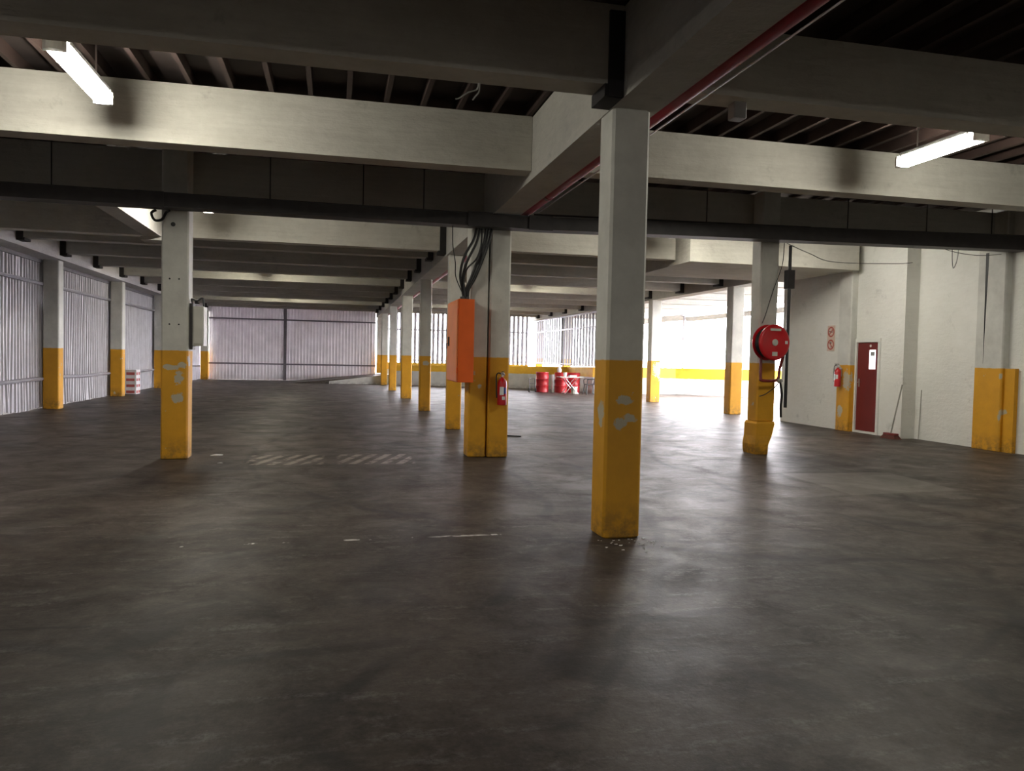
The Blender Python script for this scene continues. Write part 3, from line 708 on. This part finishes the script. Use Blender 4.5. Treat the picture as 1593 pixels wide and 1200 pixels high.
# ------------------------------------------------------------------ fire extinguishers
def extinguisher(label, loc, rz, s=1.0, lab=('white', 'blue', 'white')):
    t = thing('fire_extinguisher', label, 'fire extinguisher', loc)
    B = T(loc) @ RZ(rz) @ Matrix.Scale(s, 4)
    def bl(mb, nm, mat, par=t, sm=True): return mb.build(nm, MAT[mat], par, smooth=sm)
    r = .075
    body = bl(MB().lathe([(.055, 0), (r, .012), (r, .36), (.066, .40), (.04, .43), (.022, .445), (.022, .46)], 24, B), 'tank', 'red')
    def curved(z0, z1, a0, a1, mat, nm):
        vs = []; n = 7
        for z in (z0, z1):
            for k in range(n): a = math.radians(a0+(a1-a0)*k/(n-1)); vs.append(B @ Vector(((r+.002)*math.cos(a), (r+.002)*math.sin(a), z)))
        mb = MB(); mb.add(vs, [(k, k+1, n+k+1, n+k) for k in range(n-1)]); mb.build(nm, MAT[mat], body, smooth=True)
    curved(.17, .30, -130, -80, lab[0], 'label_sheet'); curved(.19, .29, -80, -40, lab[1], 'label_print'); curved(.09, .145, -100, -60, lab[2], 'label_sheet')
    bl(MB().lathe([(.02, .455), (.02, .50), (.028, .505), (.028, .53)], 12, B), 'valve', 'steel')
    mb = MB(); mb.box(-.012, .012, -.10, .02, .535, .548, B); mb.box(-.012, .012, -.09, .01, .505, .515, B); bl(mb, 'lever', 'black', sm=False)
    bl(MB().lathe([(.02, 0), (.02, .012)], 12, B @ T((.028, 0, .495)) @ RY(90)), 'gauge', 'white')
    hp = [B @ Vector(p) for p in ((-.02, 0, .51), (-.07, 0, .52), (-.10, -.01, .47), (-.10, -.02, .35), (-.095, -.02, .2), (-.09, -.02, .12))]
    bl(MB().tube(curve_pts(hp, 5), .011*s, 8), 'hose', 'black')
    mb = MB(); mb.box(-.03, .03, r, r+.03, .25, .45, B); bl(mb, 'bracket', 'steel', sm=False)
    return t
extinguisher('red fire extinguisher on the yellow foot of the column next to the orange cabinet', (2.42, 11.208, .79), 0, .92)
extinguisher('red fire extinguisher on the white wall beside the maroon door', (11.13, 15.44, 1.0), -80, .95, ('steel', 'white', 'red'))

# ------------------------------------------------------------------ hose reel
hr = thing('hose_reel', 'round red fire hose reel on the broken plinth column', 'hose reel', (6.82, 11.2, 1.83))
HB = T((6.83, 11.20, 1.835)) @ RZ(6) @ RX(90)     # local z towards the camera
fd = MB().lathe([(.05, .10), (.20, .10), (.23, .115), (.265, .115), (.285, .10), (.29, .085), (.285, .07), (.05, .07)], 48, HB, close=False).build('front_disc', MAT['red'], hr, smooth=True)
MB().lathe([(.02, .065), (.05, .068), (.055, .112), (.045, .122), (.02, .124)], 24, HB).build('hub', MAT['cream'], hr, smooth=True)
MB().lathe([(.04, -.10), (.285, -.10), (.29, -.09), (.285, -.08), (.04, -.08)], 48, HB, close=False).build('back_disc', MAT['red'], hr, smooth=True)
MB().lathe([(.04, -.12), (.04, .07)], 16, HB).build('axle', MAT['dark_red'], hr)
for k in range(4):
    pts = [HB @ Vector((.235*math.cos(a), .235*math.sin(a), -.058+.038*k)) for a in [2*math.pi*j/32 for j in range(32)]]
    MB().tube(pts, .019, 8, closed=True).build('hose_coil', MAT['black'], hr, smooth=True)
MB().box(-.10, .10, .185, .222, .1155, .119, HB).build('name_plate', MAT['cream'], fd)
MB().box(-.055, .045, -.215, -.15, .112, .116, HB).build('instruction_plate', MAT['cream'], fd)
MB().box(.185, .235, -.02, .03, .116, .119, HB).build('round_sticker', MAT['white'], fd)
mb = MB(); mb.box(6.80, 6.86, 11.30, 11.449, 1.6, 2.0); mb.build('wall_bracket', MAT['dark_red'], hr)
mb = MB(); mb.tube(curve_pts(((6.72, 11.30, 1.70), (6.71, 11.28, 1.5), (6.71, 11.27, 1.27), (6.74, 11.27, 1.22), (6.95, 11.27, 1.22), (7.03, 11.27, 1.26), (7.05, 11.27, 1.42), (7.06, 11.2, 1.62))), .024, 8); mb.build('supply_pipe', MAT['dark_red'], hr, smooth=True)
MB().lathe([(.035, 0), (.035, .05), (.02, .06), (.02, .09)], 12, T((7.03, 11.26, 1.22)) @ RX(90)).build('stop_valve', MAT['steel'], hr)
MB().tube(curve_pts(((7.04, 11.26, 1.2), (7.0, 11.3, 1.12), (6.85, 11.33, 1.0), (6.74, 11.34, .96))), .008, 6).build('chain', MAT['tray'], hr)
MB().tube(curve_pts(((7.08, 11.3, 1.2), (7.12, 11.3, 1.0), (7.12, 11.32, .8), (7.13, 11.32, .62))), .02, 8).build('hose_tail', MAT['black'], hr)

# ------------------------------------------------------------------ wall sign
sg = thing('prohibition_sign', 'upright peach sign with two red prohibition circles on the white wall', 'sign', (11.37, 16.3, 2.1))
SX = 11.374; SY, SZ, SW, SH = 16.07, 2.12, .27, .60
MB().box(SX-.006, SX+.005, SY-SW/2, SY+SW/2, SZ-SH/2, SZ+SH/2).build('panel', MAT['sign'], sg)
for k, zc in enumerate((SZ+.15, SZ-.15)):
    SB = T((SX-.0065, SY, zc)) @ RZ(-90) @ RX(90)     # local x -> -Y (to the right as seen), y -> up, z -> towards the hall
    vs = []; n = 32
    for r in (.088, .122):
        for z in (0, .003):
            for j in range(n): a = 2*math.pi*j/n; vs.append(SB @ Vector((r*math.cos(a), r*math.sin(a), z)))
    fs = []
    for j in range(n):
        q = (j+1) % n; fs += [(n+j, n+q, 3*n+q, 3*n+j), (j, n+j, n+q, q), (2*n+j, 2*n+q, 3*n+q, 3*n+j), (j, q, 2*n+q, 2*n+j)]
    MB().add(vs, fs).build('ring', MAT['sign_red'], sg)
    mb = MB(); mb.box(-.095, .095, -.013, .013, .0015, .0035, SB @ RZ(45 if k == 0 else -45)); mb.build('bar', MAT['sign_red'], sg)
    mb = MB()
    if k == 0:
        mb.box(-.07, .05, -.012, .012, 0, .0012, SB @ RZ(-10)); mb.tube([SB @ Vector(p) for p in ((.05, .0, 0), (.065, .03, 0), (.05, .055, 0))], .005, 5)
    else:
        mb.box(-.008, .008, -.08, .02, 0, .0012, SB @ RZ(15)); mb.prism([(-.02, .025), (0, .015), (.02, .025), (.022, .05), (0, .085), (-.018, .05)], 0, .0012, SB)
    mb.build('pictogram', MAT['sign_black'], sg)

# ------------------------------------------------------------------ broom
br = thing('broom', 'broom with grey stick and brown red head leaning on the white wall by the door', 'broom', (11.2, 13.74, 0))
a = Vector((11.20, 13.74, .10)); b = Vector((11.38, 13.68, 1.12))
MB().tube([a, b], .014, 8).build('stick', MAT['wood'], br, smooth=True)
d = (b-a).normalized()
mb = MB(); mb.cbox(11.14, 11.26, 13.57, 13.91, .075, .115, .012); hd = mb.build('head', MAT['dark_red'], br)
mb = MB()
mb.add([(11.145, 13.58, .078), (11.255, 13.58, .078), (11.255, 13.90, .078), (11.145, 13.90, .078), (11.11, 13.52, 0), (11.29, 13.52, 0), (11.29, 13.96, 0), (11.11, 13.96, 0)],
       [(0,1,2,3),(7,6,5,4),(0,4,5,1),(1,5,6,2),(2,6,7,3),(3,7,4,0)]); mb.build('bristles', MAT['bristle'], br)
wire('leaning_rod', 'thin rod standing against the white wall beside the broom', ((11.70, 13.55, 0.0), (11.72, 13.55, .5), (11.735, 13.55, 1.02)), .008, 'wood', 'rod')

# ------------------------------------------------------------------ drums, table, chair in the far corner
def drum(label, x, y):
    t = thing('steel_drum', label, 'drum', (x, y, 0))
    B = T((x, y, 0))
    MB().lathe([(.27, 0), (.29, .01), (.285, .02), (.285, .28), (.298, .30), (.285, .32), (.285, .56), (.298, .58), (.285, .60), (.285, .86), (.295, .88), (.285, .89), (.27, .87)], 28, B).build('shell', MAT['drum'], t, smooth=True)
    MB().lathe([(.03, .87), (.03, .895)], 12, B @ T((.15, 0, 0))).build('bung', MAT['steel'], t)
    return t
drum('red steel drum with a hand truck leaning at its side', 9.0, 33.2)
drum('red steel drum with a crumpled white bag on top', 9.80, 33.0)
drum('red steel drum in the shade behind the folding table legs', 10.42, 33.1)
tag(MB().lathe([(.06, 0), (.06, .75), (.05, .78), (.05, .8)], 14, T((9.42, 33.0, 0))).build('white_tube', MAT['white'], smooth=True), 'white tube standing between the two red drums', 'tube')
mb = MB(); mb.lathe([(.06, 0), (.10, .03), (.11, .12), (.07, .2), (.03, .26)], 10, T((9.72, 33.0, .89))); tag(mb.build('plastic_bag', MAT['white'], smooth=True), 'crumpled white bag on top of a red drum', 'bag')
ht = thing('hand_truck', 'small grey hand truck beside the red drum', 'hand truck', (8.5, 33.0, 0))
for s in (-.12, .12):
    MB().tube([(8.5+s, 33.0, .08), (8.5+s, 33.12, .60)], .018, 8).build('rail', MAT['rail_dark'], ht)
    MB().lathe([(.03, -.02), (.09, -.018), (.09, .018), (.03, .02)], 16, T((8.5+s*1.3, 33.02, .09)) @ RY(90)).build('wheel', MAT['black'], ht, smooth=True)
for t_ in (.3, .6, 1.0): MB().tube([(8.38, 33.0+.12*t_, .08+.52*t_), (8.62, 33.0+.12*t_, .08+.52*t_)], .015, 6).build('cross_bar', MAT['rail_dark'], ht)
MB().box(8.37, 8.63, 32.8, 32.99, .0, .012).build('toe_plate', MAT['rail_dark'], ht)
tb = thing('folding_table', 'small pale folding table in front of the red drums', 'table', (9.97, 32.0, 0))
MB().cbox(9.39, 10.45, 31.7, 32.3, .70, .735, .01).build('table_top', MAT['cream'], tb)
for yy in (31.76, 32.24):
    MB().tube([(9.62, yy, 0), (10.22, yy, .699)], .016, 6).build('leg', MAT['steel'], tb); MB().tube([(10.22, yy, 0), (9.62, yy, .699)], .016, 6).build('leg', MAT['steel'], tb)
tag(MB().lathe([(.06, 0), (.075, .18), (.07, .18), (.055, .01)], 14, T((9.67, 31.95, .736))).build('tub', MAT['white'], smooth=True), 'white tub on the folding table', 'tub')
tag(MB().cbox(9.87, 10.17, 31.85, 32.1, .736, .80, .01).build('box', MAT['carton_white']), 'flat white box on the folding table', 'box')
tag(MB().lathe([(.12, 0), (.15, .3), (.155, .3), (.155, .31), (.14, .31), (.11, .02)], 18, T((10.09, 31.95, 0))).build('bucket', MAT['cream'], smooth=True), 'pale bucket under the folding table', 'bucket')
ch = thing('plastic_chair', 'black plastic chair beside the folding table', 'chair', (10.58, 31.25, 0))
cx, cy = 10.58, 31.25
MB().cbox(cx-.22, cx+.22, cy-.22, cy+.22, .42, .455, .02).build('seat', MAT['black'], ch)
mb = MB(); BK = T((cx+.21, cy, .45)) @ RY(14)
for yy in (-.175, 0, .175): mb.box(-.012, .012, yy-.06, yy+.06, 0, .42, BK)
mb.box(-.014, .014, -.225, .225, .33, .44, BK); mb.build('backrest', MAT['black'], ch)
for sx in (-1, 1):
    for sy in (-1, 1): MB().tube([(cx+sx*.24, cy+sy*.24, 0), (cx+sx*.19, cy+sy*.19, .42)], .02, 6).build('leg', MAT['black'], ch)
for sy in (-1, 1): MB().tube(curve_pts(((cx-.2, cy+sy*.22, .43), (cx-.2, cy+sy*.24, .64), (cx, cy+sy*.24, .66), (cx+.27, cy+sy*.22, .66))), .018, 6).build('armrest', MAT['black'], ch)

# cartons by the left wall
for k in range(4):
    z = k*.205
    t = thing('carton', ['red and white carton at the bottom of the stack by the zinc wall', 'red and white carton second from the bottom of the stack by the zinc wall', 'red and white carton third from the bottom of the stack by the zinc wall', 'red and white carton on top of the stack by the zinc wall'][k], 'carton', (-6.75, 28.4, z), 'stacked cartons by the zinc wall')
    MB().cbox(-6.9, -6.55, 28.2+.02*(k % 2), 28.75, z, z+.203, .006).build('box', MAT['carton_white'], t)
    for a, b in ((28.25, 28.42), (28.52, 28.7)): MB().box(-6.549, -6.546, a, b, z+.03, z+.12).build('print', MAT['carton_red'], t)
    MB().box(-6.86, -6.60, 28.194+.02*(k % 2), 28.199+.02*(k % 2), z+.03, z+.12).build('print', MAT['carton_red'], t)

# yard things
pp = thing('steel_post', 'slim grey post carrying the roof edge beyond the parapet', 'post', (16.2, 34.2, 0))
MB().tube([(16.22, 34.22, 0), (16.22, 34.22, 3.79)], .05, 10).build('shaft', MAT['rail'], pp, smooth=True)
MB().box(16.05, 16.45, 34.0, 34.26, 3.66, 3.72).build('head_plate', MAT['rail'], pp)
for zz in (1.45, 2.6): MB().lathe([(.08, -.06), (.08, .06)], 12, T((16.22, 34.22, zz))).build('collar', MAT['rail'], pp)
gb = thing('green_board', 'green notice board on a post beyond the parapet', 'board', (20.5, 36, 0))
MB().box(20.36, 20.62, 35.97, 36.0, 1.2, 1.92).build('panel', MAT['green'], gb); MB().box(20.46, 20.52, 36.0, 36.06, 0, 1.95).build('stake', MAT['rail'], gb)

# litter on the floor
def scrap(label, x, y, pts, mat, cat='litter', group=None, h=.004):
    mb = MB(); mb.prism([(x+a, y+b) for a, b in pts], .0005, h); return tag(mb.build('litter_scrap', MAT[mat], loc=(x, y, 0)), label, cat, group)
scrap('torn white paper scrap on the floor beside the switch box column', -1.66, 11.75, [(-.07, -.05), (.05, -.04), (.09, .03), (-.01, .07)], 'white', h=.012)
scrap('small pale scrap on the floor near the faded hatching', -1.5, 10.95, [(-.03, -.02), (.04, -.01), (.01, .03)], 'thin_wire')
scrap('black strip of rubber on the floor beyond the extinguisher column', 3.35, 14.3, [(-.14, .1), (-.1, .12), (.12, -.06), (.1, -.1)], 'black', h=.02)
rnd = random.Random(3); mb = MB()
for i in range(34):
    x = rnd.uniform(2.12, 2.62); y = rnd.uniform(5.82, 6.05) if i < 26 else rnd.uniform(5.6, 5.9); s = rnd.uniform(.004, .012)
    a = rnd.uniform(0, 6.28); mb.prism([(x+s*1.6*math.cos(a), y+s*math.sin(a)), (x+s*math.cos(a+2), y+s*math.sin(a+2)), (x+s*math.cos(a+4), y+s*math.sin(a+4))], .0005, .004)
o = tag(mb.build('paint_flakes', MAT['white']), 'white paint flakes scattered at the foot of the lone near column', 'paint flakes'); o['kind'] = 'stuff'
